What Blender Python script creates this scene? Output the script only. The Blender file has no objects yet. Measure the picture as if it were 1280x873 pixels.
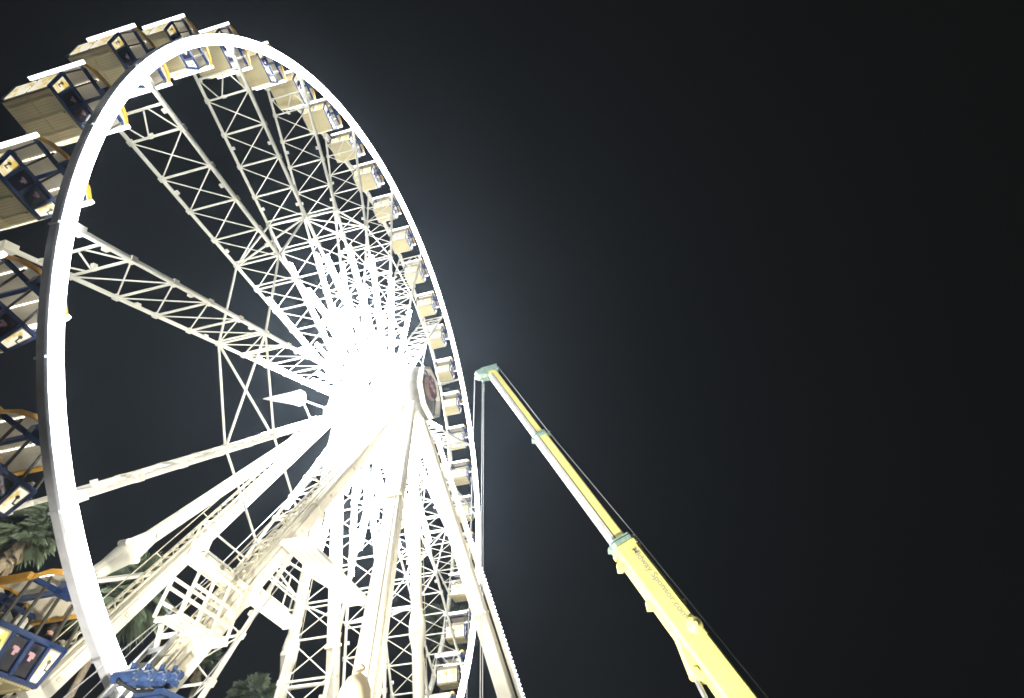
import bpy, bmesh, math, random
from mathutils import Vector, Matrix

# ------------------------------------------------------------------ camera, sky, exposure
scene = bpy.context.scene
COL = scene.collection
cam_d = bpy.data.cameras.new("camera")
cam_d.sensor_width = 36.0
cam_d.lens = 17.23
cam_d.shift_y = -10.0 / 1280.0
cam_d.clip_start = 0.1
cam_d.clip_end = 2000
cam = bpy.data.objects.new("camera", cam_d)
COL.objects.link(cam)
_r = Vector((0.997833, 0.051022, -0.041538))
_u = Vector((0.065792, -0.773820, 0.629979))
_f = Vector((0.0, 0.631347, 0.775500))
_r.normalize(); _f.normalize()
_u = _r.cross(_f)
cam.matrix_world = Matrix(((_r.x, _u.x, -_f.x, 0), (_r.y, _u.y, -_f.y, 0), (_r.z, _u.z, -_f.z, 1.7), (0, 0, 0, 1)))
scene.camera = cam

world = bpy.data.worlds.new("World")
scene.world = world
world.use_nodes = True
wn = world.node_tree
bg = wn.nodes["Background"]
bg.inputs[0].default_value = (0.0066, 0.0070, 0.0064, 1)      # night sky over a lit town
bg.inputs[1].default_value = 0.22

scene.view_settings.view_transform = 'Standard'
scene.view_settings.look = 'None'
scene.view_settings.exposure = 1.75
scene.view_settings.gamma = 1.0
scene.view_settings.use_curve_mapping = False
scene.render.engine = 'CYCLES'
cy = scene.cycles
cy.use_denoising = True
cy.max_bounces = 5
cy.diffuse_bounces = 3
cy.glossy_bounces = 2
cy.transmission_bounces = 4
cy.volume_bounces = 0
cy.sample_clamp_indirect = 6
cy.use_light_tree = True
cy.filter_width = 1.6

LED = 15.0            # radiance of the light tubes on the spokes
RIM_LED = 6.0        # radiance of the ring of light
BAR_LED = 1.3        # tubes on the gondola roofs
HAZE = 0.0009

rnd = random.Random(7)

# ------------------------------------------------------------------ materials
def mat(name, col, rough=0.5, metal=0.0, emit=0.0, ecol=None, noise=0.0, nscale=3.0, col2=None, spec=0.5, bump=0.0):
    m = bpy.data.materials.new(name)
    m.use_nodes = True
    nt = m.node_tree
    b = nt.nodes["Principled BSDF"]
    b.inputs["Base Color"].default_value = (*col, 1)
    b.inputs["Roughness"].default_value = rough
    b.inputs["Metallic"].default_value = metal
    b.inputs["Specular IOR Level"].default_value = spec
    if noise > 0:
        tc = nt.nodes.new("ShaderNodeTexCoord")
        nz = nt.nodes.new("ShaderNodeTexNoise")
        nz.inputs["Scale"].default_value = nscale
        nz.inputs["Detail"].default_value = 6
        nz.inputs["Roughness"].default_value = 0.65
        nt.links.new(tc.outputs["Object"], nz.inputs["Vector"])
        rp = nt.nodes.new("ShaderNodeValToRGB")
        rp.color_ramp.elements[0].position = 0.35
        rp.color_ramp.elements[1].position = 0.62
        c2 = col2 or tuple(c * (1 - noise) for c in col)
        rp.color_ramp.elements[0].color = (*c2, 1)
        rp.color_ramp.elements[1].color = (*col, 1)
        nt.links.new(nz.outputs["Fac"], rp.inputs["Fac"])
        nt.links.new(rp.outputs["Color"], b.inputs["Base Color"])
        if bump:
            bp = nt.nodes.new("ShaderNodeBump")
            bp.inputs["Strength"].default_value = bump
            bp.inputs["Distance"].default_value = 0.02
            nt.links.new(nz.outputs["Fac"], bp.inputs["Height"])
            nt.links.new(bp.outputs["Normal"], b.inputs["Normal"])
    if emit > 0:
        b.inputs["Emission Color"].default_value = (*(ecol or col), 1)
        b.inputs["Emission Strength"].default_value = emit
    return m

WHITE = mat("white_paint", (0.82, 0.795, 0.69), 0.42, noise=0.12, nscale=1.3)
LEGW = mat("leg_paint", (0.80, 0.75, 0.62), 0.45, noise=0.14, nscale=0.8)
DIRTY = mat("grimy_white_paint", (0.66, 0.61, 0.46), 0.5, noise=0.35, nscale=6)
STEEL = mat("galvanised_steel", (0.55, 0.56, 0.57), 0.38, 0.75, noise=0.25, nscale=4)
DRUMG = mat("drum_grey_paint", (0.20, 0.195, 0.17), 0.5, noise=0.3, nscale=2)
RIMGREY = mat("rim_grey_paint", (0.72, 0.73, 0.78), 0.45, noise=0.3, nscale=1.0)
LEDW = mat("led_tube", (0.9, 0.9, 0.9), 0.4, emit=LED, ecol=(0.95, 0.98, 1.0))
LEDR = mat("led_ring", (0.9, 0.9, 0.9), 0.4, emit=RIM_LED, ecol=(0.95, 0.97, 1.0))
LEDB = mat("led_bar", (0.9, 0.9, 0.9), 0.4, emit=BAR_LED, ecol=(0.94, 0.95, 1.0))
LEDC = mat("ceiling_led", (0.9,0.9,0.9), 0.4, emit=0.9, ecol=(1.0,0.94,0.82))
BLUE = mat("blue_frame_paint", (0.022, 0.055, 0.18), 0.35, noise=0.3, nscale=5)
POST = mat("post_olive_grey", (0.10, 0.095, 0.07), 0.4, noise=0.3, nscale=6)
MBLUE = mat("machine_blue_paint", (0.045, 0.085, 0.21), 0.3, noise=0.35, nscale=4)
YELLOW = mat("roof_yellow_paint", (0.72, 0.38, 0.045), 0.4, noise=0.2, nscale=5)
BEIGE = mat("beige_panel", (0.62, 0.55, 0.40), 0.5, noise=0.22, nscale=2.5)
CEIL = mat("ceiling_cream", (0.78, 0.71, 0.54), 0.5, noise=0.1, nscale=2)
SEATM = mat("bench_vinyl", (0.42, 0.37, 0.27), 0.5, noise=0.2, nscale=4)
GLASSD = mat("dark_window", (0.012, 0.013, 0.03), 0.12, spec=0.6)
DARK = mat("black_rubber", (0.02, 0.02, 0.022), 0.6)
CRY = mat("crane_yellow_paint", (0.84, 0.80, 0.30), 0.38, noise=0.2, nscale=2.4, col2=(0.77, 0.72, 0.25))
CRW = mat("crane_grey", (0.66, 0.66, 0.66), 0.4, noise=0.2, nscale=1.5)
GREEN = mat("crane_green_paint", (0.34, 0.50, 0.43), 0.45, noise=0.35, nscale=6)
LETTER = mat("faded_lettering", (0.42, 0.40, 0.29), 0.6)
ROPE = mat("wire_rope", (0.45, 0.46, 0.47), 0.45, 0.6)
DRED = mat("sign_dark_red", (0.36, 0.23, 0.22), 0.5, noise=0.4, nscale=3)
PINK = mat("sign_pink_mark", (0.75, 0.45, 0.50), 0.5)
EMBLEM = mat("emblem_grey", (0.20, 0.19, 0.16), 0.6)
GLOBE = mat("lamp_globe", (0.70, 0.60, 0.40), 0.5, emit=0.12, ecol=(1.0, 0.80, 0.50))
TRUNK = mat("palm_bark", (0.23, 0.18, 0.12), 0.9, noise=0.5, nscale=9, bump=0.6)
FROND = mat("palm_frond", (0.12, 0.15, 0.085), 0.5, noise=0.4, nscale=1.6, col2=(0.075, 0.10, 0.05))
THATCH = mat("dead_fronds", (0.27, 0.21, 0.12), 0.9, noise=0.4, nscale=3)
ASPH = mat("asphalt_ground", (0.055, 0.054, 0.052), 0.9, noise=0.4, nscale=0.6)
SKIN = mat("skin", (0.55, 0.33, 0.23), 0.55)
MAG = mat("magenta_shirt", (0.45, 0.06, 0.50), 0.8)
NAVY = mat("navy_shirt", (0.05, 0.05, 0.10), 0.8)
HAIR = mat("dark_hair", (0.03, 0.02, 0.015), 0.6)

def floor_mat():
    m = mat("gondola_floor_boards", (0.56, 0.48, 0.29), 0.6)
    nt = m.node_tree; b = nt.nodes["Principled BSDF"]
    tc = nt.nodes.new("ShaderNodeTexCoord")
    wv = nt.nodes.new("ShaderNodeTexWave"); wv.bands_direction = 'X'
    wv.inputs["Scale"].default_value = 4.2; wv.inputs["Distortion"].default_value = 0.15
    nz = nt.nodes.new("ShaderNodeTexNoise"); nz.inputs["Scale"].default_value = 3.0; nz.inputs["Detail"].default_value = 5
    rp = nt.nodes.new("ShaderNodeValToRGB")
    rp.color_ramp.elements[0].position = 0.0; rp.color_ramp.elements[0].color = (0.50, 0.42, 0.22, 1)
    rp.color_ramp.elements[1].position = 0.25; rp.color_ramp.elements[1].color = (0.68, 0.59, 0.34, 1)
    mx = nt.nodes.new("ShaderNodeMixRGB"); mx.blend_type = 'MULTIPLY'; mx.inputs[0].default_value = 0.25
    nt.links.new(tc.outputs["Object"], wv.inputs["Vector"]); nt.links.new(tc.outputs["Object"], nz.inputs["Vector"])
    nt.links.new(wv.outputs["Fac"], rp.inputs["Fac"]); nt.links.new(rp.outputs["Color"], mx.inputs[1])
    nt.links.new(nz.outputs["Color"], mx.inputs[2]); nt.links.new(mx.outputs["Color"], b.inputs["Base Color"])
    return m
FLOORM = floor_mat()

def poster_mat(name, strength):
    # advertising panel, added emission stands in for light on it: white middle, ragged yellow border
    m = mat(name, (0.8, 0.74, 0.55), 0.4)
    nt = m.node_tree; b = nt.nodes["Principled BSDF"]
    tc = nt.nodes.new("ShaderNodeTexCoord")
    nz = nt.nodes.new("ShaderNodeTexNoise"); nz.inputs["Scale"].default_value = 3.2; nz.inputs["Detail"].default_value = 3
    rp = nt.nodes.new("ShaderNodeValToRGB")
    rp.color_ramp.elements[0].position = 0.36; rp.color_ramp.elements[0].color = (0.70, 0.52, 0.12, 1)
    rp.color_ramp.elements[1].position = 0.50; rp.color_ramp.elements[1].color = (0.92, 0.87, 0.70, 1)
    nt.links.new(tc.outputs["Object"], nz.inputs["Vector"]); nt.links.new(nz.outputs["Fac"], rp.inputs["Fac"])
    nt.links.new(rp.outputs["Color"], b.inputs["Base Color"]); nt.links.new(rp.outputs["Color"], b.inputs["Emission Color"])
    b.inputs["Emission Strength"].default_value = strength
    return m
POSTER = poster_mat("glow_poster", 0.30)
ENDLIT = poster_mat("glow_end_panel", 0.30)

# ------------------------------------------------------------------ mesh builder
class MB:
    def __init__(self): self.v = []; self.f = []; self.s = []; self.mi = []; self.cur = 0
    def add(self, vs, fs, smooth=False):
        o = len(self.v); self.v += [tuple(x) for x in vs]
        self.f += [tuple(i + o for i in f) for f in fs]; self.s += [smooth] * len(fs); self.mi += [self.cur] * len(fs)
    def box(self, c, size, rot=None):
        x, y, z = (a / 2 for a in size)
        vs = [Vector(q) for q in ((-x,-y,-z),(x,-y,-z),(x,y,-z),(-x,y,-z),(-x,-y,z),(x,-y,z),(x,y,z),(-x,y,z))]
        if rot: vs = [rot @ q for q in vs]
        c = Vector(c)
        self.add([q + c for q in vs], [(3,2,1,0),(4,5,6,7),(0,1,5,4),(1,2,6,5),(2,3,7,6),(3,0,4,7)])
    def frame(self, a, b, up=(0,0,1)):
        d = (Vector(b) - Vector(a)); L = d.length; d.normalize()
        u = Vector(up); s = d.cross(u)
        if s.length < 1e-4: s = d.cross(Vector((1, 0, 0)))
        s.normalize(); u = s.cross(d); return d, s, u, L
    def beam(self, a, b, w, h, up=(0,0,1), w2=None, h2=None, bev=0.0):
        a = Vector(a); b = Vector(b)
        d, s, u, L = self.frame(a, b, up); a = Vector(a); b = Vector(b)
        def ring(c, w, h):
            if not bev: return [c + s*x*w/2 + u*y*h/2 for x, y in ((-1,-1),(1,-1),(1,1),(-1,1))]
            e = bev
            return [c + s*(x*w/2 - ex*e) + u*(y*h/2 - ey*e) for x, y, ex, ey in ((-1,-1,-1,0),(1,-1,1,0),(1,-1,0,-1),(1,1,0,1),(1,1,1,0),(-1,1,-1,0),(-1,1,0,1),(-1,-1,0,-1))]
        r0 = ring(a, w, h); r1 = ring(b, w2 or w, h2 or h); n = len(r0)
        self.add(r0 + r1, [(i, (i+1) % n, n + (i+1) % n, n + i) for i in range(n)] + [tuple(range(n-1, -1, -1)), tuple(range(n, 2*n))])
    def tube(self, a, b, r, r2=None, n=8, cap=True):
        a = Vector(a); b = Vector(b)
        d, s, u, L = self.frame(a, b); a = Vector(a); b = Vector(b); r2 = r if r2 is None else r2
        cs = [(math.cos(2*math.pi*i/n), math.sin(2*math.pi*i/n)) for i in range(n)]
        vs = [a + s*x*r + u*y*r for x, y in cs] + [b + s*x*r2 + u*y*r2 for x, y in cs]
        self.add(vs, [(i, (i+1) % n, n + (i+1) % n, n + i) for i in range(n)], True)
        if cap: self.add(vs, [tuple(range(n-1, -1, -1)), tuple(range(n, 2*n))])
    def path(self, pts, r, n=6):
        for a, b in zip(pts, pts[1:]): self.tube(a, b, r, n=n)
    def lathe(self, prof, c, axis=(0,0,1), n=24):
        c = Vector(c)
        ax = Vector(axis).normalized(); s = ax.orthogonal().normalized(); u = ax.cross(s); c = Vector(c)
        vs = []
        for r, h in prof:
            for i in range(n):
                a = 2*math.pi*i/n; vs.append(c + ax*h + (s*math.cos(a) + u*math.sin(a))*r)
        k = len(prof)
        self.add(vs, [(j*n+i, j*n+(i+1) % n, (j+1)*n+(i+1) % n, (j+1)*n+i) for j in range(k-1) for i in range(n)], True)
        self.add(vs, [tuple(range(n-1, -1, -1)), tuple(range((k-1)*n, k*n))])
    def quadplate(self, q, th, nrm):
        nrm = Vector(nrm).normalized() * th / 2; q = [Vector(x) for x in q]; n = len(q)
        vs = [x - nrm for x in q] + [x + nrm for x in q]
        self.add(vs, [tuple(range(n-1, -1, -1)), tuple(range(n, 2*n))] + [(i, (i+1) % n, n+(i+1) % n, n+i) for i in range(n)])
    def ball(self, c, r, n=8, m=5, sz=1.0):
        prof = [(r*math.sin(math.pi*k/m) + 1e-4, -r*sz*math.cos(math.pi*k/m)) for k in range(m+1)]
        self.lathe(prof, c, n=n)
    def build(self, name, m, parent=None, kind=None):
        me = bpy.data.meshes.new(name)
        me.from_pydata(self.v, [], self.f)
        me.polygons.foreach_set("use_smooth", self.s)
        for x in (m if isinstance(m, (list, tuple)) else [m]): me.materials.append(x)
        me.polygons.foreach_set("material_index", self.mi)
        bm = bmesh.new(); bm.from_mesh(me); bmesh.ops.recalc_face_normals(bm, faces=bm.faces); bm.to_mesh(me); bm.free()
        me.update()
        o = bpy.data.objects.new(name, me); COL.objects.link(o)
        if parent: o.parent = parent
        if kind: o["kind"] = kind
        return o

def tag(o, label, cat, group=None):
    o["label"] = label; o["category"] = cat
    if group: o["group"] = group
    return o
def thing(name, label, cat, loc=(0,0,0), rz=0.0, group=None):
    o = bpy.data.objects.new(name, None); o.empty_display_size = 0.5; COL.objects.link(o)
    o.location = loc; o.rotation_euler = (0, 0, rz)
    return tag(o, label, cat, group)
def copy_tree(o, parent=None):
    c = o.copy(); COL.objects.link(c)
    if parent: c.parent = parent
    for ch in o.children: copy_tree(ch, c)
    return c

# ------------------------------------------------------------------ wheel frame: local x along the rim plane, y away from the viewer, z up
YAW = 0.18679
RZ = math.pi / 2 - YAW
R = 21.0
GAP = 2.258
ZC = 24.69
T = Vector((math.sin(YAW), math.cos(YAW), 0)); N = Vector((-math.cos(YAW), math.sin(YAW), 0))
ORG = N * 12.486 + T * 21.164          # ground point below the centre of the near rim

# ------------------------------------------------------------------ ground
g = MB(); g.quadplate([(-115,-115,0),(115,-115,0),(115,115,0),(-115,115,0)], 0.2, (0,0,1))
gr = g.build("ground", ASPH, kind="structure"); gr.location.z = -0.1

# ------------------------------------------------------------------ ferris wheel (everything that turns together)
wheel = thing("ferris_wheel", "huge white latticed observation wheel with a glowing rim and starburst of light tubes", "ferris wheel", ORG, RZ)
C = Vector((0, 0, ZC))
def ringmesh(mb, prof, n=180):
    # prof: list of (radius, y) closed section
    k = len(prof); vs = []
    for i in range(n):
        a = 2*math.pi*i/n
        for r, y in prof: vs.append((r*math.cos(a), y, ZC + r*math.sin(a)))
    mb.add(vs, [(i*k+j, i*k+(j+1) % k, ((i+1) % n)*k+(j+1) % k, ((i+1) % n)*k+j) for i in range(n) for j in range(k)])
m = MB(); ringmesh(m, [(20.82,-0.15),(21.15,-0.15),(21.19,-0.10),(21.19,0.12),(21.15,0.17),(20.82,0.17)])
for i in range(36):                                            # flange joints of the rim segments
    a = math.radians(i*10 + 0.0); d = Vector((math.cos(a), 0, math.sin(a))); tt = Vector((-math.sin(a), 0, math.cos(a)))
    m.beam(C + d*21.02 - tt*0.03 + Vector((0,.01,0)), C + d*21.02 + tt*0.03 + Vector((0,.01,0)), 0.30, 0.38, up=d)
rim = m.build("rim", RIMGREY, wheel); rim["label"] = "near rim carrying the glowing ring of light"
m = MB(); ringmesh(m, [(20.80,-0.155),(20.80,-0.20),(21.13,-0.20),(21.13,-0.155)])
ringmesh(m, [(20.815,-0.15),(20.77,-0.15),(20.77,0.12),(20.815,0.12)])
m.build("rim_light", LEDR, rim)
m = MB(); ringmesh(m, [(20.85,GAP+0.04),(21.15,GAP+0.04),(21.15,GAP+0.30),(20.85,GAP+0.30)], 144)
for i in range(36):
    a = math.radians(i*10); d = Vector((math.cos(a), 0, math.sin(a))); tt = Vector((-math.sin(a), 0, math.cos(a)))
    m.beam(C + d*21 - tt*0.05 + Vector((0,GAP+.17,0)), C + d*21 + tt*0.05 + Vector((0,GAP+.17,0)), 0.31, 0.36, up=d)
o = m.build("rim", WHITE, wheel); o["label"] = "far rim, plain painted steel without lights"

# spoke: flat ladder truss between the two rim planes, built along +x about the axle
SP0 = 9.5
s = MB(); y0, y1 = 0.05, GAP
r0 = 1.0
s.tube((r0, y0, 0), (20.85, y0, 0), 0.092, n=10); s.tube((r0, y1, 0), (20.85, y1, 0), 0.076, n=10)
nodes = [R*q for q in (.15,.225,.30,.375,.45,.525,.60,.675,.75,.825,.90)]
for i, x in enumerate(nodes):
    s.tube((x, y0, 0), (x, y1, 0), 0.046, n=6)
    if abs(x - R*.525) < .1 or abs(x - R*.6) < .1: s.tube((x+.22, y0, 0), (x+.22, y1, 0), 0.04, n=6)
    if i: 
        xa = nodes[i-1]
        s.tube((xa, y0, 0.02), (x, y1, 0.02), 0.027, n=5); s.tube((xa, y1, -.045), (x, y0, -.045), 0.027, n=5)
    for yy, rr in ((y0, .2), (y1, .17)): s.box((x, yy, 0), (.2, rr*1.05, rr*1.0))
    if i % 2 == 0:
        s.box((x+.7, y0 + .16, 0), (.16, .14, .1)); s.box((x+.9, y1 - .13, 0), (.16, .14, .1))
xe = R*.945
s.tube((xe, y0, 0), (xe, y1, 0), 0.048, n=6)
for k in range(3):
    xa, xb = (R*.90, xe) if k % 2 == 0 else (xe, R*.90)
    s.tube((xa, y0 + (y1-y0)*k/3 + .1, 0), (xb, y0 + (y1-y0)*(k+1)/3 - .05, 0), 0.03, n=5)
s.box((R*.90, y0 + (y1-y0)*.62, -.1), (.14,.12,.22))
for yy in (y0, y1): s.box((20.6, yy, 0), (.36, .25, .26))
spoke0 = s.build("spoke", WHITE, wheel)
lights = []
for yy, sg, ra in ((y0, -1, .11), (y1, -1, .11)):
    l = MB(); l.tube((1.5, yy + sg*(.14), .0), (10.3, yy + sg*(.16), .0), .14, n=6)
    lights.append(l.build("light_tube", LEDW, spoke0))
for yy, L_ in ((.75, 7.4), (1.5, 6.6)):
    l = MB(); l.tube((1.8, yy, .10), (L_, yy,   .10), .11, n=6); lights.append(l.build("light_tube", LEDW, spoke0))
for i in range(18):
    sp = spoke0 if i == 0 else copy_tree(spoke0, wheel)
    sp.location = (0, 0, ZC); sp.rotation_euler = (0, -math.radians(SP0 + 20*i), 0)

# tie rods joining neighbouring spokes at 0.6 R and in the alternate bays crossed rods
def pol(r, deg, y): return Vector((r*math.cos(math.radians(deg)), y, ZC + r*math.sin(math.radians(deg))))
for i in range(18):
    a, b = SP0 + 20*i, SP0 + 20*(i+1)
    m = MB()
    for rr in (12.6,):
        m.tube(pol(rr, a, y0), pol(rr, b, y0), .05, n=6); m.tube(pol(rr, a, y1), pol(rr, b, y1), .05, n=6)
    if i % 2 == 0:
        m.tube(pol(12.6, a, y0), pol(12.6, b, y1 - .05), .05, n=6); m.tube(pol(12.6, a, y1), pol(12.6, b, y0 + .05), .05, n=6)
    m.build("tie_rod", WHITE, wheel)

m = MB()
m.lathe([(0.75,-.7),(.75,-.15),(1.55,-.1),(1.55,.18),(.95,.24),(.95,GAP-.25),(1.55,GAP-.15),(1.55,GAP+.15),(.75,GAP+.2),(.75,GAP+.8)], C, (0,1,0), 32)
for y in (-.02, GAP):
    for i in range(18):
        a = math.radians(SP0 + 20*i); d = Vector((math.cos(a), 0, math.sin(a)))
        m.beam(C + d*.9 + Vector((0,y,0)), C + d*1.75 + Vector((0,y,0)), .34, .3)
hub = m.build("hub", WHITE, wheel)
# faceted sign drum on the near end of the axle
m = MB(); m.lathe([(.6,-.75),(1.45,-.9),(1.80,-1.3),(1.84,-2.3),(1.7,-2.5),(.9,-2.7)], C, (0,1,0), 30)
sign = m.build("sign_drum", DRUMG, wheel)
m = MB(); oc = [(math.cos(math.radians(22.5+45*i)), math.sin(math.radians(22.5+45*i))) for i in range(8)]
for i in range(8):
    a, b = oc[i], oc[(i+1) % 8]
    m.beam(C + Vector((a[0]*1.75,-2.78,a[1]*1.75)), C + Vector((b[0]*1.75,-2.78,b[1]*1.75)), .16, .3, up=(0,1,0))
m.build("sign_frame", WHITE, sign)
m = MB(); m.lathe([(.85,-2.66),(.85,-2.95)], C + Vector((0,0,.4)), (0,1,0), 8)
m.build("sign_face", DRED, sign)
m = MB()
for k in range(9):
    x = -.7 + .16*k; m.box(C + Vector((x*.8, -2.96, .4 + .12*math.sin(k*1.9))), (.09, .02, .14 + .08*(k % 3)))
m.lathe([(.14,-2.95),(.14,-2.97)], C + Vector((-.2,0,.95)), (0,1,0), 14)
m.build("sign_mark", PINK, sign)

# ------------------------------------------------------------------ support frames
def leg_pts(o_top, o_base, s_base): return Vector((0, o_top, ZC)), Vector((s_base, o_base, 0.0))
def along(a, b, z): k = (a.z - z)/(a.z - b.z); return a.lerp(b, k)

def add_leg(parent, a, b, kind, w, ladder=False, beads=False):
    m = MB(); d = (b - a).normalized()
    if kind == 'tube': m.tube(a, b, w/2, n=16)
    else: m.beam(a, b, w, w*1.08, up=(0,1,0), bev=0.05)
    for zj in (12.5, 4.0):                                     # bolted joints with lugs
        p = along(a, b, zj)
        if kind == 'tube':
            m.tube(p - d*.9, p - d*.25, w/2, w*.72, n=16); m.tube(p - d*.25, p + d*.25, w*.72, n=16); m.tube(p + d*.25, p + d*.9, w*.72, w/2, n=16)
            sv = d.cross(Vector((0,1,0))).normalized()
            for q in (-1, 1): m.tube(p + sv*q*w*.7 - Vector((0,.2,0)), p + sv*q*w*.7 + Vector((0,.2,0)), w*.22, n=10)
        else:
            m.beam(p - d*.06, p + d*.06, w*1.14, w*1.22, up=(0,1,0))
            sv = d.cross(Vector((0,1,0))).normalized()
            for q in (-1, 1): m.tube(p + sv*q*w*.62 - Vector((0,.3,0)), p + sv*q*w*.62 + Vector((0,.3,0)), w*.16, n=10)
    m.box(b + Vector((0,0,.15)), (w*2.2, w*2.2, .3))
    lg = m.build("leg", LEGW, parent)
    side = d.cross(Vector((0,1,0))).normalized()               # pointing away from the leg in the wheel's plane
    if side.z < 0: side = -side
    if ladder:
        l = MB(); off = side * (w*.55 + .17)
        L = (b - a).length
        A0, B0 = a + d*2.2 + off, b - d*1.0 + off
        for yy in (-.24, .24): l.beam(A0 + Vector((0,yy,0)), B0 + Vector((0,yy,0)), .05, .07)
        n = int((B0 - A0).length / .42)
        for i in range(n):
            p = A0.lerp(B0, i/n); l.tube(p + Vector((0,-.24,0)), p + Vector((0,.24,0)), .035, n=5)
            if i % 2 == 0: l.beam(p + Vector((0,.24,0)), p - off*.62 + d*.42 + Vector((0,.1,0)), .04, .04)
        for yy in (-.36, .36): l.tube(A0 + side*.26 + Vector((0,yy,0)), B0 + side*.26 + Vector((0,yy,0)), .022, n=5)
        for i in range(0, n, 6):
            p = A0.lerp(B0, i/n)
            for yy in (-.36, .36): l.tube(p + Vector((0,yy*.66,0)), p + side*.26 + Vector((0,yy,0)), .022, n=5)
        l.build("ladder", DIRTY, parent)
    cr = MB()
    for yy, q in ((-.30, .35), (-.12, .52)):
        off = Vector((0, yy*w*2, 0)) + side*(q*w)
        cr.tube(a + d*1.5 + off, b - d*.5 + off, .016, n=5)
    for i in range(10):
        p = a.lerp(b, .12 + .085*i); cr.box(p + Vector((0,-w*.52,0)), (.16,.06,.12))
    cr.build("cable_run", DIRTY, lg)
    if beads:
        l = MB(); off = -side*(w*.5 + .22) if beads < 0 else side*(w*.5 + .22)
        n = 110
        for i in range(n):
            p = a.lerp(b, .12 + .80*i/n) + side*.35 + Vector((0,-w*.5-.42,0)); l.ball(p, .08, 6, 4)
        lt = MB(); lt.beam(a.lerp(b,.11) + side*.32 + Vector((0,-w*.5-.27,0)), a.lerp(b,.93) + side*.32 + Vector((0,-w*.5-.27,0)), .16, .12)
        st = lt.build("light_rail", WHITE, parent); l.build("bulb", LEDB, st)
    return lg

nearf = thing("support_frame", "cream painted near leg frame of the wheel with ladders, walkways and hub head", "support frame", ORG, RZ)
O1 = -1.55
nl_front = leg_pts(O1, -1.5, -13.1); nl_front_out = leg_pts(O1, -8.0, -12.4)
nl_back = leg_pts(O1, -0.95, 11.2); nl_back_out = leg_pts(O1, -8.5, 9.6)
add_leg(nearf, *nl_front, 'box', .58, ladder=True)
add_leg(nearf, *nl_front_out, 'box', .52)
add_leg(nearf, *nl_back, 'tube', .62)
add_leg(nearf, *nl_back_out, 'box', .64, beads=1)
m = MB(); m.box((0, O1, ZC), (1.7, .9, 1.9)); m.tube((0,O1-.7,ZC),(0,O1+.9,ZC),.55,n=20)
m.build("hub_head", LEGW, nearf)
# bracing between inner and outer legs
for z in (5.0, 3.0):
    for A, B in ((nl_front, nl_front_out), (nl_back, nl_back_out)):
        m = MB(); m.tube(along(*A, z), along(*B, z), .10, n=8); m.build("cross_brace", WHITE, nearf)

def platform(parent, x0, x1, y0_, y1_, z, rails='', ribs=True, name="walkway"):
    m = MB(); m.box(((x0+x1)/2, (y0_+y1_)/2, z), (x1-x0, y1_-y0_, .05))
    for yy in (y0_, y1_): m.box(((x0+x1)/2, yy, z), (x1-x0+.04, .06, .11))
    for xx in (x0, x1): m.box((xx, (y0_+y1_)/2, z), (.07, y1_-y0_+.06, .15))
    if ribs:
        k = int((y1_-y0_)/.17)
        for i in range(1, k): m.box(((x0+x1)/2, y0_ + (y1_-y0_)*i/k, z-.045), (x1-x0-.1, .04, .05))
    pf = m.build(name, LEGW, parent)
    if rails:
        r = MB()
        for side in rails:
            if side in 'ab':
                yy = y0_ if side == 'a' else y1_; n = max(2, int((x1-x0)/1.2)+1)
                pts = [Vector((x0 + (x1-x0)*i/(n-1), yy, z)) for i in range(n)]
            else:
                xx = x0 if side == 'c' else x1; pts = [Vector((xx, y0_, z)), Vector((xx, y1_, z))]
            for p in pts: r.tube(p, p + Vector((0,0,1.05)), .03, n=6)
            for h in (.52, 1.05): r.tube(pts[0] + Vector((0,0,h)), pts[-1] + Vector((0,0,h)), .028, n=6)
        r.build("railing", WHITE, pf)
    return pf
platform(nearf, -10.75, -8.6, -1.85, -1.25, 8.55, 'bc', ribs=False)
platform(nearf, -8.2, -5.75, -1.85, -1.25, 8.65, 'abd', ribs=False)
platform(nearf, -9.5, -5.15, -3.85, -3.1, 9.35)
# service landing with a guard-rail cage and inclined ladder
lf = MB()
for k in range(4): lf.box((-10.55 + .0*k, -2.62 + .2*k, 6.72), (1.75, .04, .07))
for xx in (-11.4, -10.55, -9.7): lf.box((xx, -2.32, 6.68), (.08, .68, .1))
lf.beam((-9.9, -2.0, 6.66), (-9.35, -1.5, 6.2), .09, .09); lf.beam((-11.2, -2.0, 6.66), (-10.3, -1.5, 5.6), .09, .09)
land = lf.build("landing", LEGW, nearf)
lf = MB()
for yy, x0, x1, z0, z1 in ((-2.64, -11.45, -9.75, 6.76, 7.85), (-2.0, -11.5, -9.6, 6.76, 7.6)):
    for i in range(4):
        x = x0 + (x1-x0)*i/3; lf.beam((x, yy, z0-.05), (x, yy, z1), .06, .06)
    for z in (z1, z0+.62, z0+.28): lf.beam((x0, yy, z), (x1, yy, z), .055, .06)
lf.build("guard_rail", LEGW, land)
lf = MB()
for yy in (-2.1, -1.65): lf.beam((-10.75, yy, 6.6), (-12.4, yy, 3.3), .06, .1)
for i in range(9):
    p = Vector((-10.75,0,6.6)).lerp(Vector((-12.4,0,3.3)), i/9); lf.beam(p + Vector((0,-2.1,0)), p + Vector((0,-1.65,0)), .05, .11)
lf.build("ladder", STEEL, nearf)
m = MB(); a, b = nl_front
m.tube(a + Vector((0,-.75,-1)), b + Vector((.9,-.75,1)), .018, n=5); m.tube(a + Vector((-.5,.3,-3)), b + Vector((-1.9,.5,.5)), .016, n=5)
m.build("stay_cable", ROPE, nearf)

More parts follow.
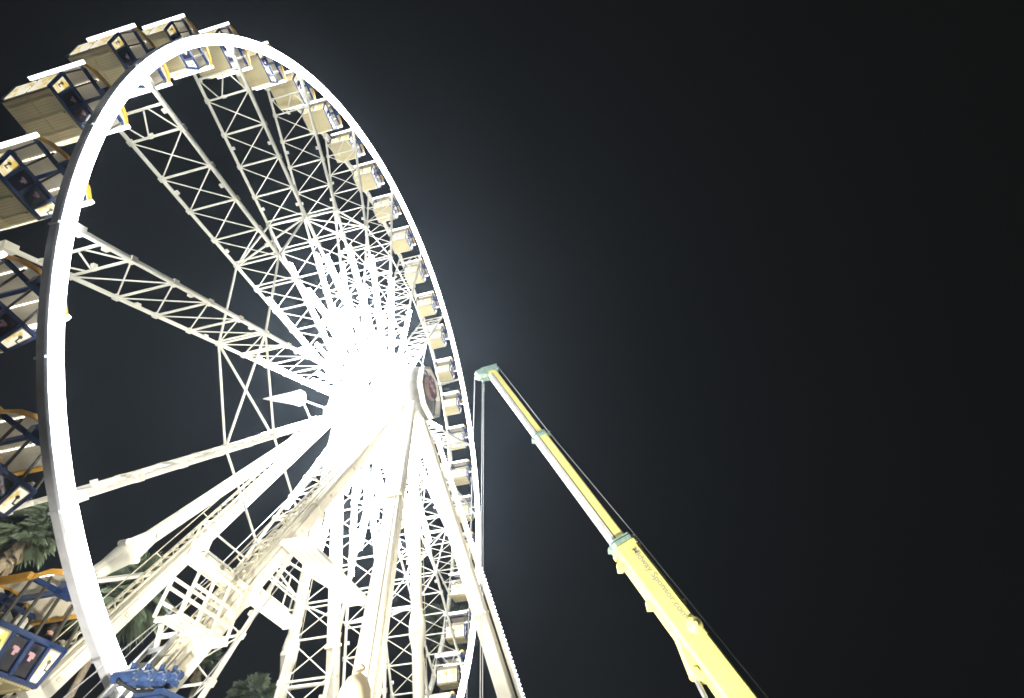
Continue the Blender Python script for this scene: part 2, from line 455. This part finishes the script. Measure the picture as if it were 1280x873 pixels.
farf = thing("support_frame", "far white leg frame behind the wheel, long tubular legs with pinned joints", "support frame", ORG, RZ)
O2 = GAP + 1.3
fl_front = leg_pts(O2, 4.3, -11.5); fl_front_out = leg_pts(O2, 10.4, -12.0)
fl_back = leg_pts(O2, 4.1, 12.1); fl_back_out = leg_pts(O2, 9.4, 12.1)
add_leg(farf, *fl_front, 'box', .52, ladder=True)
add_leg(farf, *fl_front_out, 'tube', .62)
add_leg(farf, *fl_back, 'box', .52)
add_leg(farf, *fl_back_out, 'tube', .62)
m = MB(); m.box((0, O2, ZC), (1.7, .9, 1.9)); m.tube((0,O2-.9,ZC),(0,O2+.9,ZC),.55,n=20)
m.build("hub_head", LEGW, farf)
for z in (5.0, 11.0):
    for A, B in ((fl_front, fl_front_out), (fl_back, fl_back_out)):
        m = MB(); m.tube(along(*A, z), along(*B, z), .10, n=8); m.build("cross_brace", WHITE, farf)
m = MB(); a, b = fl_front
m.tube(a + Vector((1.0,-.4,-2)), b + Vector((1.2,-.4,1)), .02, n=5)
m.build("stay_cable", ROPE, farf)

# pointed cone lamp on the far hub head
cone = thing("cone_lamp", "small white pointed cone shade sticking out left of the hub", "cone lamp", ORG + T*(-3.85) + N*4.2 + Vector((0,0,22.1)), RZ)
m = MB(); ax = Vector((-.25, 1, 0)).normalized()
m.lathe([(.36,-.75),(.48,-.55),(.49,-.5),(.38,-.1),(.28,.4),(.16,1.0),(.03,1.6)], (0,0,.35), ax, 16)
m.build("shade", WHITE, cone)
m = MB(); m.beam(Vector((0,0,.35)) - ax*.6, Vector((1.0,-.9,-.5)), .08, .08); m.beam(Vector((0,0,.35)) - ax*.3, Vector((2.2,-1.0,1.2)), .08, .08)
m.beam(Vector((1.0,-.9,-.5)), Vector((3.7,-.75,1.3)), .1, .1)
m.build("bracket", STEEL, cone)

# ------------------------------------------------------------------ gondolas
HP = 1.78
GCY = 1.38            # gondolas sit a little towards the far rim
def build_gondola():
    t = thing("gondola", "gondola", "gondola", (0,0,0), RZ, "gondolas hanging between the two rims of the wheel")
    W = .79
    m = MB(); m.box((0,0,.03), (1.26, 2*W, .06))
    for x in (-.45, 0, .45): m.box((x,0,-.02), (.05, 2*W-.1, .04))
    m.box((0,0,-.005),(1.22,.08,.03))
    m.build("floor", FLOORM, t)
    # flared end panels with two lit panes each
    for sx in (-1, 1):
        m = MB(); A, B = Vector((sx*.66,0,.06)), Vector((sx*.86,0,.86))
        nrm = Vector((sx*.8, 0, -.20)).normalized()
        m.quadplate([A+Vector((0,-W,0)), A+Vector((0,W,0)), B+Vector((0,W,0)), B+Vector((0,-W,0))], .04, nrm)
        ep = m.build("end_panel", BEIGE, t)
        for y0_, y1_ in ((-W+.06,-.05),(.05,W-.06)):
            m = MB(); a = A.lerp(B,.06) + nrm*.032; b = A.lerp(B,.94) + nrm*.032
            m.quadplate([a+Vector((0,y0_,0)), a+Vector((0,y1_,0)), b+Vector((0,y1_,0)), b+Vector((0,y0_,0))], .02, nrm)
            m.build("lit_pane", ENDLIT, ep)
    for sy in (-1, 1):
        # lower side: poster, window, window, poster
        m = MB()
        for sx in (-1, 1):
            m.quadplate([(sx*.40,sy*W,.10),(sx*.66,sy*W,.10),(sx*.83,sy*W,.80),(sx*.50,sy*W,.80)], .035, (0,1,0))
        sp = m.build("side_panel", BEIGE, t)
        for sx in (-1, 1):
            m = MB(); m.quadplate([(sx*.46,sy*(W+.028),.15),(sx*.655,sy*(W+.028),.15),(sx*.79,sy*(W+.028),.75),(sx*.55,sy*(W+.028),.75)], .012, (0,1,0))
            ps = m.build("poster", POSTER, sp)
            m = MB(); c = Vector((sx*.65, sy*(W+.04), .55))
            m.lathe([(.045,-.006),(.045,.006)], c, (0,1,0), 10); m.box(c + Vector((.0,0,-.1)), (.03,.012,.13)); m.box(c + Vector((.03,0,-.16)), (.09,.012,.03))
            m.build("emblem", EMBLEM, ps)
        for sx in (-1, 1):
            m = MB(); m.box((sx*.235, sy*W, .46), (.38, .03, .60))
            wd = m.build("window", GLASSD, t)
            m = MB(); c = Vector((sx*.2, sy*(W+.02), .52))
            m.box(c, (.07,.012,.16)); m.box(c + Vector((.05,0,.02)), (.05,.012,.09)); m.box(c + Vector((-.06,0,.05)), (.04,.012,.06))
            m.build("emblem", PINK, wd)
        # blue frame
        m = MB(); y = sy*(W+.015)
        def bar(a, b, w=.075, d=.09): m.beam((a[0], y, a[1]), (b[0], y, b[1]), d, w, up=(0,0,1) if abs(a[1]-b[1]) < abs(a[0]-b[0]) else (1,0,0))
        bar((-.70,.08),(.70,.08)); bar((-.88,.84),(.88,.84), .10); bar((0,.08),(0,.84),.09)
        for sx in (-1, 1):
            bar((sx*.68,.06),(sx*.88,.86)); bar((sx*.42,.08),(sx*.46,.84),.07)
        bar((-.9,1.80),(.9,1.80),.09)
        m.build("side_frame", BLUE, t)
        for pa, pb in (((.86,.88),(.82,1.80)),((-.86,.88),(-.82,1.80)),((.46,.88),(.44,1.98)),((-.46,.88),(-.44,1.98)),((0,.88),(0,2.05))):
            m = MB(); m.beam((pa[0], y, pa[1]), (pb[0], y, pb[1]), .06, .05, up=(1,0,0)); m.build("post", POST, t)
    for sx in (-1, 1):
        m = MB(); m.box((sx*.62,0,.42), (.30, 2*W-.12, .08)); m.box((sx*.78,0,.78), (.07, 2*W-.14, .56)); m.box((sx*.52,0,.22),(.06,2*W-.2,.34))
        m.build("bench", SEATM, t)
    # arched roof
    arch = [(-.92,1.74),(-.66,1.98),(-.34,2.11),(0,2.16),(.34,2.11),(.66,1.98),(.92,1.74)]
    def sheet(y_a, y_b, th, dz=0):
        mm = MB(); n = len(arch); vs = []
        for y in (y_a, y_b):
            for x, z in arch: vs.append((x, y, z+dz))
            for x, z in arch: vs.append((x, y, z+dz+th))
        k = 2*n
        fs = [(i, i+1, k+i+1, k+i) for i in range(n-1)] + [(n+i, k+n+i, k+n+i+1, n+i+1) for i in range(n-1)]
        fs += [(i, n+i, n+i+1, i+1) for i in range(n-1)] + [(k+i, k+i+1, k+n+i+1, k+n+i) for i in range(n-1)]
        fs += [(0, k, k+n, n), (n-1, 2*n-1, k+2*n-1, k+n-1)]
        mm.add(vs, fs); return mm
    m = sheet(-.90, .90, .05)
    roof = m.build("roof", CEIL, t)
    for sy in (-1, 1):
        m = sheet(sy*.905, sy*.96, .13, -.04); m.build("roof_edge", YELLOW, roof)
    for sx in (-1, 1):
        m = MB(); m.box((sx*.985,0,1.76), (.11, 1.90, .15)); m.build("light_bar", LEDB, t)
        m = MB()
        for k in range(14): m.box((sx*.45, -.78 + .12*k, 2.05), (.035, .06, .03))
        m.build("ceiling_light", LEDC, roof)
    m = MB()
    for sy in (-1, 1):
        m.box((0, sy*.95, HP+.05), (.42, .22, .30)); m.tube((0, sy*.9, HP), (0, 1.0 if sy > 0 else -1.26, HP), .1, n=10)
    m.box((0,0,HP+.06), (.10, 1.9, .12))
    m.build("pivot_bracket", BLUE, t)
    return t
def phase(a): return a - .8 + .04*max(0, a - 205)
gondola = build_gondola()
first = True
ORD = ["first","second","third","fourth","fifth","sixth","seventh","eighth","ninth","tenth","eleventh","twelfth","thirteenth","fourteenth","fifteenth","sixteenth","seventeenth","eighteenth","nineteenth","twentieth"]
glabel = {
 235: "lowest gondola at the left edge, big and close, riders behind its yellow roof arch",
 225: "left edge gondola with ceiling light strip, directly above the palm crown",
 215: "gondola at the left edge just under the outer end of the lone white spoke",
 205: "left edge gondola with whole blue framed side showing, above the lone spoke end",
 195: "upper left gondola showing its whole ribbed floor, just left of the bright ring",
 185: "gondola at the wheel's upper left, its roof bar rising above the bright ring",
 175: "topmost gondola, its roof light bar the highest point of the wheel",
}
angs = list(range(235, -36, -10))
for k, a in enumerate(angs):
    gd = gondola if first else copy_tree(gondola)
    first = False
    aa = math.radians(phase(a))
    p = ORG + T*(R*math.cos(aa)) + N*GCY + Vector((0,0,ZC + R*math.sin(aa) - HP))
    gd.location = p
    if a in glabel: gd["label"] = glabel[a]
    else:
        n = (165 - a)//10
        gd["label"] = "cream gondola, %s one down the right side after the topmost gondola" % (ORD[n] if n < 20 else "lowest")
    gd["group"] = "gondolas hanging between the two rims of the wheel"
for gd in [o for o in COL.objects if o.name.startswith("gondola") and o.parent is None and o["label"] in (glabel[235], glabel[225])]:
    for ch in gd.children:                                     # their roof tubes are dark
        if ch.name.startswith("light_bar"):
            ch.data = ch.data.copy(); ch.data.materials.clear(); ch.data.materials.append(YELLOW)

# ------------------------------------------------------------------ riders in the lowest left gondola
def person(label, shirt, loc, rz, lean=0.0):
    J = [(0,0,.0),(0,0,.22),(0,.01,.42),(0,.0,.52),(0,.02,.60),(0,.03,.70),                    # pelvis..head top
         (-.17,0,.44),(-.21,.05,.20),(-.16,.26,.12), (.17,0,.44),(.21,.05,.20),(.16,.26,.12),   # arms
         (-.09,.02,-.01),(-.11,.42,.02),(-.11,.44,-.40),(-.11,.56,-.44),
         (.09,.02,-.01),(.11,.42,.02),(.11,.44,-.40),(.11,.56,-.44)]
    Ed = [(0,1),(1,2),(2,3),(3,4),(4,5),(2,6),(6,7),(7,8),(2,9),(9,10),(10,11),(0,12),(12,13),(13,14),(14,15),(0,16),(16,17),(17,18),(18,19)]
    Rd = [.13,.13,.12,.055,.085,.07,.065,.045,.035,.065,.045,.035,.085,.065,.045,.04,.085,.065,.045,.04]
    me = bpy.data.meshes.new("person"); me.from_pydata(J, Ed, [])
    o = bpy.data.objects.new("person", me); COL.objects.link(o)
    md = o.modifiers.new("skin", 'SKIN')
    for i, v in enumerate(me.skin_vertices[0].data): v.radius = (Rd[i], Rd[i]*.85)
    me.skin_vertices[0].data[0].use_root = True
    o.modifiers.new("sub", 'SUBSURF').levels = 2
    dg = bpy.context.evaluated_depsgraph_get()
    me2 = bpy.data.meshes.new_from_object(o.evaluated_get(dg))
    o.modifiers.clear(); o.data = me2
    me2.materials.clear()
    for x in (shirt, SKIN, NAVY): me2.materials.append(x)
    for pl in me2.polygons:
        c = pl.center
        pl.material_index = 1 if c.z > .49 or (c.y > .17 and c.z > .09) else (2 if c.z < .06 else 0)
        pl.use_smooth = True
    h = MB(); h.ball((0,.0,.66), .105, 12, 8); hr = h.build("hair", HAIR, o)
    f = MB(); f.ball((-.035,.105,.625), .014, 6, 4); f.ball((.035,.105,.625), .014, 6, 4); f.build("eyes", DARK, o)
    o.location = loc; o.rotation_euler = (0, 0, rz)
    return tag(o, label, "person")
aa = math.radians(phase(235))
gp = ORG + T*(R*math.cos(aa)) + N*GCY + Vector((0,0,ZC + R*math.sin(aa) - HP))
person("seated rider in magenta top inside the lowest left gondola", MAG, gp + T*(.58) + N*(.12) + Vector((0,0,.62)), RZ + math.pi/2)
person("seated rider in dark top nearest the rim inside the lowest left gondola", NAVY, gp + T*(.58) + N*(-.42) + Vector((0,0,.62)), RZ + math.pi/2)

# ------------------------------------------------------------------ blue drive unit under the rim
drv = thing("drive_unit", "blue tyre drive machine with round blue motors under the glowing rim", "drive unit", ORG + T*(-10.9) + N*(-2.3), RZ)
m = MB(); m.box((.35,0,4.85), (1.1,.8,.8)); m.beam((-.15,0,5.32),(.85,0,5.32),.7,.16); m.box((.35,-.42,4.85),(.9,.04,.55)); m.box((-.6,0,4.75),(.7,.5,.3))
m.build("housing", MBLUE, drv)
for k in range(4):
    m = MB(); x = -.95 + .36*k; z = 5.42 + .09*k
    m.tube((x,-.35,z),(x,.15,z),.115,n=14); m.tube((x,-.42,z),(x,-.35,z),.075,n=12); m.box((x+.16,-.08,z-.08),(.2,.22,.11)); m.tube((x-.03,-.2,z+.1),(x-.03,-.2,z+.2),.05,n=10)
    mo = m.build("motor", MBLUE, drv)
    m = MB()
    for i in range(6):
        a = i*math.pi/3; m.tube((x+.09*math.cos(a),-.375,z+.09*math.sin(a)),(x+.09*math.cos(a),-.34,z+.09*math.sin(a)),.018,n=6)
    m.build("bolt", STEEL, mo)
m = MB(); m.path([Vector((-1.1,-.1,5.3)),Vector((-.6,-.15,5.24)),Vector((.0,-.1,5.42)),Vector((.4,0,5.6))],.035); m.build("hose", DARK, drv)
m = MB(); m.beam((-.9,0,0),(-.4,0,4.7),.3,.3); m.beam((.9,0,0),(.4,0,4.7),.3,.3); m.box((0,0,.1),(2.6,1.4,.2))
m.build("stand", MBLUE, drv)
m = MB(); m.tube((.3,1.7,4.6),(.3,1.95,4.6),.3,n=20); m.tube((.3,.4,4.7),(.3,1.7,4.6),.06,n=8); m.build("drive_tyre", DARK, drv)

# ------------------------------------------------------------------ lamp post in front of the near leg
lp = thing("lamp_post", "acorn shaped beige lamp head with ball finial standing before the wide leg", "lamp post", (-2.38, 7.60, 0))
m = MB(); m.lathe([(.13,0),(.13,.3),(.07,.4),(.055,3.2),(.09,3.3),(.12,3.36)], (0,0,0), n=14); m.build("pole", STEEL, lp)
m = MB(); m.lathe([(.12,3.36),(.20,3.5),(.225,3.7),(.20,3.92),(.13,4.05),(.06,4.10)], (0,0,0), n=20); m.build("globe", GLOBE, lp)
m = MB(); m.lathe([(.03,4.10),(.035,4.13),(.075,4.15),(.08,4.18),(.05,4.21),(.005,4.22)], (0,0,0), n=14); m.build("finial", GLOBE, lp)

# ------------------------------------------------------------------ telescopic crane
crane = thing("mobile_crane", "yellow telescopic crane with lettered boom raised beside the wheel", "crane", (8.6, 20.0, 0))
CO = Vector((8.6, 20.0, 0))
Tip = Vector((-1.33, 20.0, 23.40)) - CO
Bas = Vector((6.53, 20.0, 7.00)) - CO
w = (Tip - Bas).normalized()
Piv = Bas - w * ((Bas.z - 2.7)/w.z)
YB = Vector((0,1,0)); UB = w.cross(YB).normalized()       # UB: towards the boom's top side
if UB.z < 0: UB = -UB
Ltot = (Tip - Piv).length
def on(kz): return Piv + w*kz
k1 = Ltot - 6.55 ; k2 = None
# section joints measured along the boom
def kz(z): return (z - 2.7)/w.z
K_C1, K_C2 = kz(18.2), kz(12.15)
def oct_beam(mb, a, b, wy, wu, cut=.22):
    A = Vector(a); B = Vector(b); c = cut*min(wy, wu)
    sec = [(-1,-1,1,0),(1,-1,-1,0),(1,-1,0,1),(1,1,0,-1),(1,1,-1,0),(-1,1,1,0),(-1,1,0,-1),(-1,-1,0,1)]
    def ring(P): return [P + YB*(sx*wy/2 + ex*c) + UB*(su*wu/2 + eu*c) for sx, su, ex, eu in sec]
    r0, r1 = ring(A), ring(B)
    mb.add(r0 + r1, [(i,(i+1) % 8, 8+(i+1) % 8, 8+i) for i in range(8)] + [tuple(range(7,-1,-1)), tuple(range(8,16))])
def section(ka, kb, wy, wu, name):
    m = MB(); oct_beam(m, on(ka), on(kb), wy, wu, .12); return m.build(name, [CRY], crane)
s1 = section(K_C1 - .5, Ltot, .46, .50, "boom_section")
s2 = section(K_C2 - .5, K_C1, .56, .62, "boom_section")
# grey undersides of the telescoped sections
for ka, kb, wy, wu, par in ((K_C1+.1, Ltot-.3, .46, .50, s1), (K_C2+.1, K_C1-.1, .56, .62, s2)):
    m = MB(); a, b = on(ka) - UB*(wu/2 + .012), on(kb) - UB*(wu/2 + .012)
    m.beam(a, b, wy*.96, .02, up=UB)
    m.beam(a - YB*(wy/2 + .006) + UB*.08, b - YB*(wy/2 + .006) + UB*.08, .012, .12, up=UB)
    m.build("underside", CRW, par)
    m = MB(); m.beam(a - YB*(wy/2+.012) + UB*.165, b - YB*(wy/2+.012) + UB*.165, .015, .03, up=UB); m.build("cable_track", DARK, par)
m = MB(); oct_beam(m, on(0), on(K_C2), .80, .98, .12)
for kk, e in ((K_C2 - .25, .05), (kz(8.35), .03)): oct_beam(m, on(kk-.09), on(kk+.09), .80+e*2, .98+e*2, .12)
m.box(on(kz(9.9)) - UB*.56, (.3,.3,.3))
m.box(on(K_C2-.75) - UB*.66, (.22,.35,.3))
m.beam(on(K_C2-.5) + UB*.62, on(K_C2-2.9) + UB*.62, .06, .06); m.box(on(K_C2-3.0)+UB*.58,(.2,.2,.22)); m.box(on(K_C2-.4)+UB*.58,(.14,.2,.2))
base = m.build("boom_base", CRY, crane)
m = MB(); c = on(kz(8.62)) - YB*.42 + UB*.20
m.lathe([(.30,0),(.30,.12),(.24,.18),(.07,.20),(.07,.26)], c, -YB, 22); m.build("pulley", CRY, base)
# bracket plate and luffing cylinder under the boom
m = MB(); m.quadplate([on(kz(8.9)) - UB*.44 , on(kz(7.2)) - UB*.40, on(kz(7.45)) - UB*.72, on(kz(7.75)) - UB*.86], .5, YB)
m.tube(on(kz(7.65)) - UB*.74 - YB*.34, on(kz(7.65)) - UB*.74 + YB*.34, .13, n=14)
m.build("cylinder_bracket", CRY, base)
cb = Vector((-.1, 0, 2.2)); ct = on(kz(7.65)) - UB*.76
cb = Vector((on(kz(3.0)).x - 1.7, 0, 2.2))
m = MB(); m.tube(ct, ct.lerp(cb, .45), .09, n=14); 
lc = m.build("luffing_cylinder", STEEL, crane)
m = MB(); m.tube(ct.lerp(cb,.42), cb, .19, n=16); m.build("cylinder_barrel", CRY, lc)
# green collars
for kk, wy, wu, nm in ((K_C1, .66, .74, "collar"), (K_C2+.02, .86, 1.02, "collar")):
    m = MB(); oct_beam(m, on(kk-.12), on(kk+.06), wy, wu, .15); oct_beam(m, on(kk+.12), on(kk+.17), wy, wu*.98, .15)
    m.box(on(kk) + UB*(wu/2+.12), (.12,.2,.2)); m.box(on(kk) - UB*(wu/2+.05), (.2,.3,.14))
    m.build(nm, GREEN, crane)
# boom head
m = MB(); hd = on(Ltot)
m.beam(hd + UB*.42 + w*.05, hd - UB*.85 + w*.25, .46, .30, up=w)
m.beam(hd + UB*.35 + w*.3, hd - UB*.5 + w*.42, .5, .10, up=w)
for q in (-1, 1): m.quadplate([hd + YB*.24*q - w*.3 - UB*.3, hd + YB*.24*q + w*.45 - UB*.25, hd + YB*.24*q + w*.35 - UB*.95, hd + YB*.24*q + w*.0 - UB*.9], .04, YB)
m.box(hd + w*.4 + UB*.45, (.16,.2,.2)); m.box(hd + w*.42 - UB*.1, (.12,.25,.14)); m.box(hd + w*.4 + UB*.2,(.1,.1,.3))
head = m.build("boom_head", GREEN, crane)
for k, du in enumerate((-.85, -.42)):
    m = MB(); c = hd + w*.18 + UB*du
    m.lathe([(.20,-.16),(.15,-.05),(.15,.05),(.20,.16)], c, YB, 18); m.build("sheave", WHITE if k == 0 else STEEL, head)
m = MB(); xa = (hd + w*.18 - UB*1.05).x; xb = (hd + w*.18 - UB*.50).x; zt = (hd + w*.1 - UB*.9).z
m.tube((xa,.0,zt),(xa,.0,3.6),.02,n=6); 
for q in (-.04,.04): m.tube((xb+q,.05,zt-.2),(xb+q,.05,3.6),.018,n=6)
m.box((xb,.05,zt-.9),(.14,.14,.5)); m.tube((xb-.1,.05,zt-.1),(xb,.05,zt-.8),.018,n=6)
m.build("hoist_rope", ROPE, crane)
m = MB(); m.box((xb-.1,.03,3.3),(.4,.3,.7)); m.path([Vector((xb-.1,.03,3.0)),Vector((xb-.1,.03,2.75)),Vector((xb+.05,.03,2.6)),Vector((xb+.15,.03,2.75))],.06); m.build("hook_block", CRY, crane)
m = MB(); m.path([on(Ltot) + UB*.55 + w*.3, on(K_C1) + UB*.55, on(K_C2) + UB*.78, on(.5) + UB*.95], .022); m.build("hoist_line", ROPE, crane)
# lettering on the camera side of the boom
cu = bpy.data.curves.new("lettering", 'FONT'); cu.body = "Midway Sponsor.com"; cu.size = .355; cu.extrude = .004; cu.offset = .003; cu.align_x = 'CENTER'; cu.align_y = 'CENTER'
ft = bpy.data.objects.new("lettering", cu); COL.objects.link(ft); ft.parent = base; cu.materials.append(LETTER)
rx = -w; ry = UB; rzv = rx.cross(ry)
if rzv.y > 0: ry = -ry; rzv = -rzv
pos = on(kz(10.32)) - YB*.408 + UB*.17
ft.matrix_local = Matrix(((rx.x,ry.x,rzv.x,pos.x),(rx.y,ry.y,rzv.y,pos.y),(rx.z,ry.z,rzv.z,pos.z),(0,0,0,1)))
dg = bpy.context.evaluated_depsgraph_get()
tm = bpy.data.meshes.new_from_object(ft.evaluated_get(dg)); mw = ft.matrix_local.copy(); bpy.data.objects.remove(ft)
ft = bpy.data.objects.new("lettering", tm); COL.objects.link(ft); ft.parent = base; ft.matrix_local = mw
# carrier and superstructure below the boom
m = MB(); m.box((1.5,0,1.25),(9.5,2.6,.5)); m.box((1.5,0,1.6),(8.6,2.3,.25)); m.box((6.9,0,1.5),(1.6,2.5,1.2)); m.build("chassis", CRY, crane)
m = MB(); m.box((6.9,0,2.3),(1.5,2.4,.6)); m.quadplate([(7.6,-1.15,2.0),(7.6,1.15,2.0),(7.72,1.15,2.6),(7.72,-1.15,2.6)],.05,(1,0,0)); m.build("cab", CRY, crane)
m = MB(); m.tube((.0,0,1.7),(.0,0,2.0),.9,n=24); m.box((.9,0,2.4),(3.0,2.0,.9)); m.box((2.3,0,2.5),(.9,2.5,1.3)); m.build("turntable", CRY, crane)
for x in (-2.3,-.9,3.2,4.6):
    for y in (-1.15,1.15):
        m = MB(); m.lathe([(.3,-.18),(.58,-.17),(.6,-.1),(.6,.1),(.58,.17),(.3,.18)], (x,y,.6), (0,1,0), 20); wh = m.build("wheel", DARK, crane)
for x in (-3.0, 5.8):
    for y in (-2.6, 2.6): 
        m = MB(); m.beam((x,0,1.1),(x,y,1.0),.3,.3); m.tube((x,y,1.0),(x,y,.06),.1,n=10); m.box((x,y,.04),(.7,.7,.08)); m.build("outrigger", CRY, crane)

# ------------------------------------------------------------------ ground floodlights washing the legs and the crane
def floodlight(label, loc, target, power, cone):
    loc = Vector(loc); tg = Vector(target) - (loc + Vector((0,0,.8))); d = tg.normalized()
    t = thing("floodlight", label, "floodlight", loc)
    m = MB(); m.beam((0,0,.8) , Vector((0,0,.8)) - d*.25, .5, .38, up=(0,0,1)); m.build("housing", DARK, t)
    m = MB(); m.beam(Vector((0,0,.8)) + d*.005, Vector((0,0,.8)) + d*.02, .44, .32); m.build("lens", LEDB, t)
    m = MB(); m.beam((-.3,0,0),(-.3,0,.8),.05,.05); m.beam((.3,0,0),(.3,0,.8),.05,.05); m.box((0,0,.03),(.8,.5,.06)); m.build("stand", STEEL, t)
    ld = bpy.data.lights.new("lamp", 'SPOT'); ld.energy = power; ld.spot_size = math.radians(cone); ld.spot_blend = .6; ld.shadow_soft_size = .2; ld.color = (1.0, .95, .84)
    lo = bpy.data.objects.new("lamp", ld); COL.objects.link(lo); lo.parent = t
    lo.location = Vector((0,0,.8)) + d*.06; lo.rotation_euler = d.to_track_quat('-Z','Y').to_euler()
floodlight("black floodlight on the ground aimed up at the near legs from the front", ORG + T*(-17) + N*(-8), ORG + T*(-6) + N*(-3.5) + Vector((0,0,10)), 4000, 80)
floodlight("black floodlight on the ground beside the near legs aimed at the hub", ORG + T*(-9) + N*(-15), ORG + T*(-4) + N*(-3) + Vector((0,0,14)), 4300, 75)
floodlight("black floodlight on the ground beyond the rim aimed at the far legs", ORG + T*(-10) + N*(10.5), ORG + T*(-6.5) + N*(7) + Vector((0,0,12)), 2600, 60)
floodlight("black floodlight on the ground aimed at the crane boom", (0.5, 13.5, 0), (4.0, 20, 12), 4600, 80)

floodlight("black floodlight on the ground under the palms aimed at their crowns", (-23.0, 22.5, 0), (-30.0, 30.0, 18.0), 5500, 75)

# ------------------------------------------------------------------ palms
def palm(name_label, loc, h, crown, seed, nf=84, lean=(0,0), skirt=True):
    rr = random.Random(seed)
    t = thing("palm_tree", name_label, "palm tree", loc)
    top = Vector((lean[0], lean[1], h))
    m = MB(); n = 14; prev = None
    for i in range(n):
        a = Vector((lean[0]*(i/n)**1.5, lean[1]*(i/n)**1.5, h*i/n)); b = Vector((lean[0]*((i+1)/n)**1.5, lean[1]*((i+1)/n)**1.5, h*(i+1)/n))
        ra = .30 - .13*i/n; m.tube(a, b, ra*1.06, ra*.95, n=10)
    m.build("trunk", TRUNK, t)
    m = MB()
    for i in range(nf):                                       # fan fronds: stalk plus a fan of folded blades
        az = rr.uniform(0, 2*math.pi); el = math.radians(rr.uniform(-45, 75)); L = crown*rr.uniform(.45,.62)
        d = Vector((math.cos(az)*math.cos(el), math.sin(az)*math.cos(el), math.sin(el)))
        st = top + d*L; m.tube(top + d*.15, st, .03, .018, n=4, cap=False)
        side = d.cross(Vector((0,0,1))).normalized(); up = side.cross(d)
        FL = crown*rr.uniform(.42,.62); nb = 27
        for k in range(nb):
            a = math.radians(-115 + 230*k/(nb-1) + rr.uniform(-4,4)); bd = d*math.cos(a) + side*math.sin(a)
            bl = FL*(.72 + .28*math.cos(a*.8))*rr.uniform(.85,1.08); pw = side*math.cos(a) - d*math.sin(a)
            e1 = st + bd*bl*.6 + up*rr.uniform(-.04,.05); e2 = st + bd*bl - Vector((0,0,bl*rr.uniform(.12,.42)))
            wd = bl*.02
            m.add([st, e1 + pw*wd, e2, e1 - pw*wd], [(0,1,2),(0,2,3)])
    m.build("crown", FROND, t)
    if skirt:
        m = MB()
        for i in range(60):
            az = rr.uniform(0, 2*math.pi); z = h - rr.uniform(.1, 1.6); L = rr.uniform(.7,1.5)
            a = top + Vector((0,0,z-h)); o_ = Vector((math.cos(az), math.sin(az), 0)); sd = Vector((-math.sin(az), math.cos(az), 0))
            b = a + o_*.45*L - Vector((0,0,.75*L)); 
            m.add([a + o_*.12 + sd*.05, a + o_*.12 - sd*.05, b - sd*.16, b + sd*.16 - Vector((0,0,.15))], [(0,1,2,3)])
        m.build("dead_fronds", THATCH, t)
    return t
def at(el, az, d): 
    a = math.radians(az); return (d*math.sin(a), d*math.cos(a), 0), 1.7 + d*math.tan(math.radians(el))
for lab, el, az, d, crown, seed, lean in (
    ("tall fan palm with shaggy trunk at the left edge, beyond the gondolas", 22.9, -50.4, 40, 2.0, 3, (1.2,0.5)),
    ("fan palm seen between the two sloping far legs of the wheel", 20.6, -39.6, 44, 2.9, 5, (0,0)),
    ("small green palm top glimpsed through the bracing right of the near leg", 17.0, -31.2, 62, 1.6, 8, (0,0)),
    ("dark palm top peeking over the bottom edge between two legs", 14.3, -26.2, 58, 2.4, 11, (0,0)),
    ("blurred green palm top behind the spokes at lower right of the wheel", 20.2, -9.2, 62, 3.6, 14, (0,0))):
    loc, h = at(el, az, d); palm(lab, loc, h, crown, seed, lean=lean)

# ------------------------------------------------------------------ night haze that the lamps light up
hz = bpy.data.meshes.new("haze"); hb = MB(); hb.box((0,0,25.5), (250,250,53)); 
ho = hb.build("haze", None, kind="stuff")
hm = bpy.data.materials.new("night_haze"); hm.use_nodes = True; nt = hm.node_tree
for nd in list(nt.nodes):
    if nd.type == 'BSDF_PRINCIPLED': nt.nodes.remove(nd)
pv = nt.nodes.new("ShaderNodeVolumePrincipled")
pv.inputs["Color"].default_value = (0.66, 0.80, 0.97, 1)
pv.inputs["Density"].default_value = HAZE
pv.inputs["Anisotropy"].default_value = 0.72
nt.links.new(pv.outputs["Volume"], nt.nodes["Material Output"].inputs["Volume"])
ho.data.materials.clear(); ho.data.materials.append(hm)
bpy.data.meshes.remove(hz)
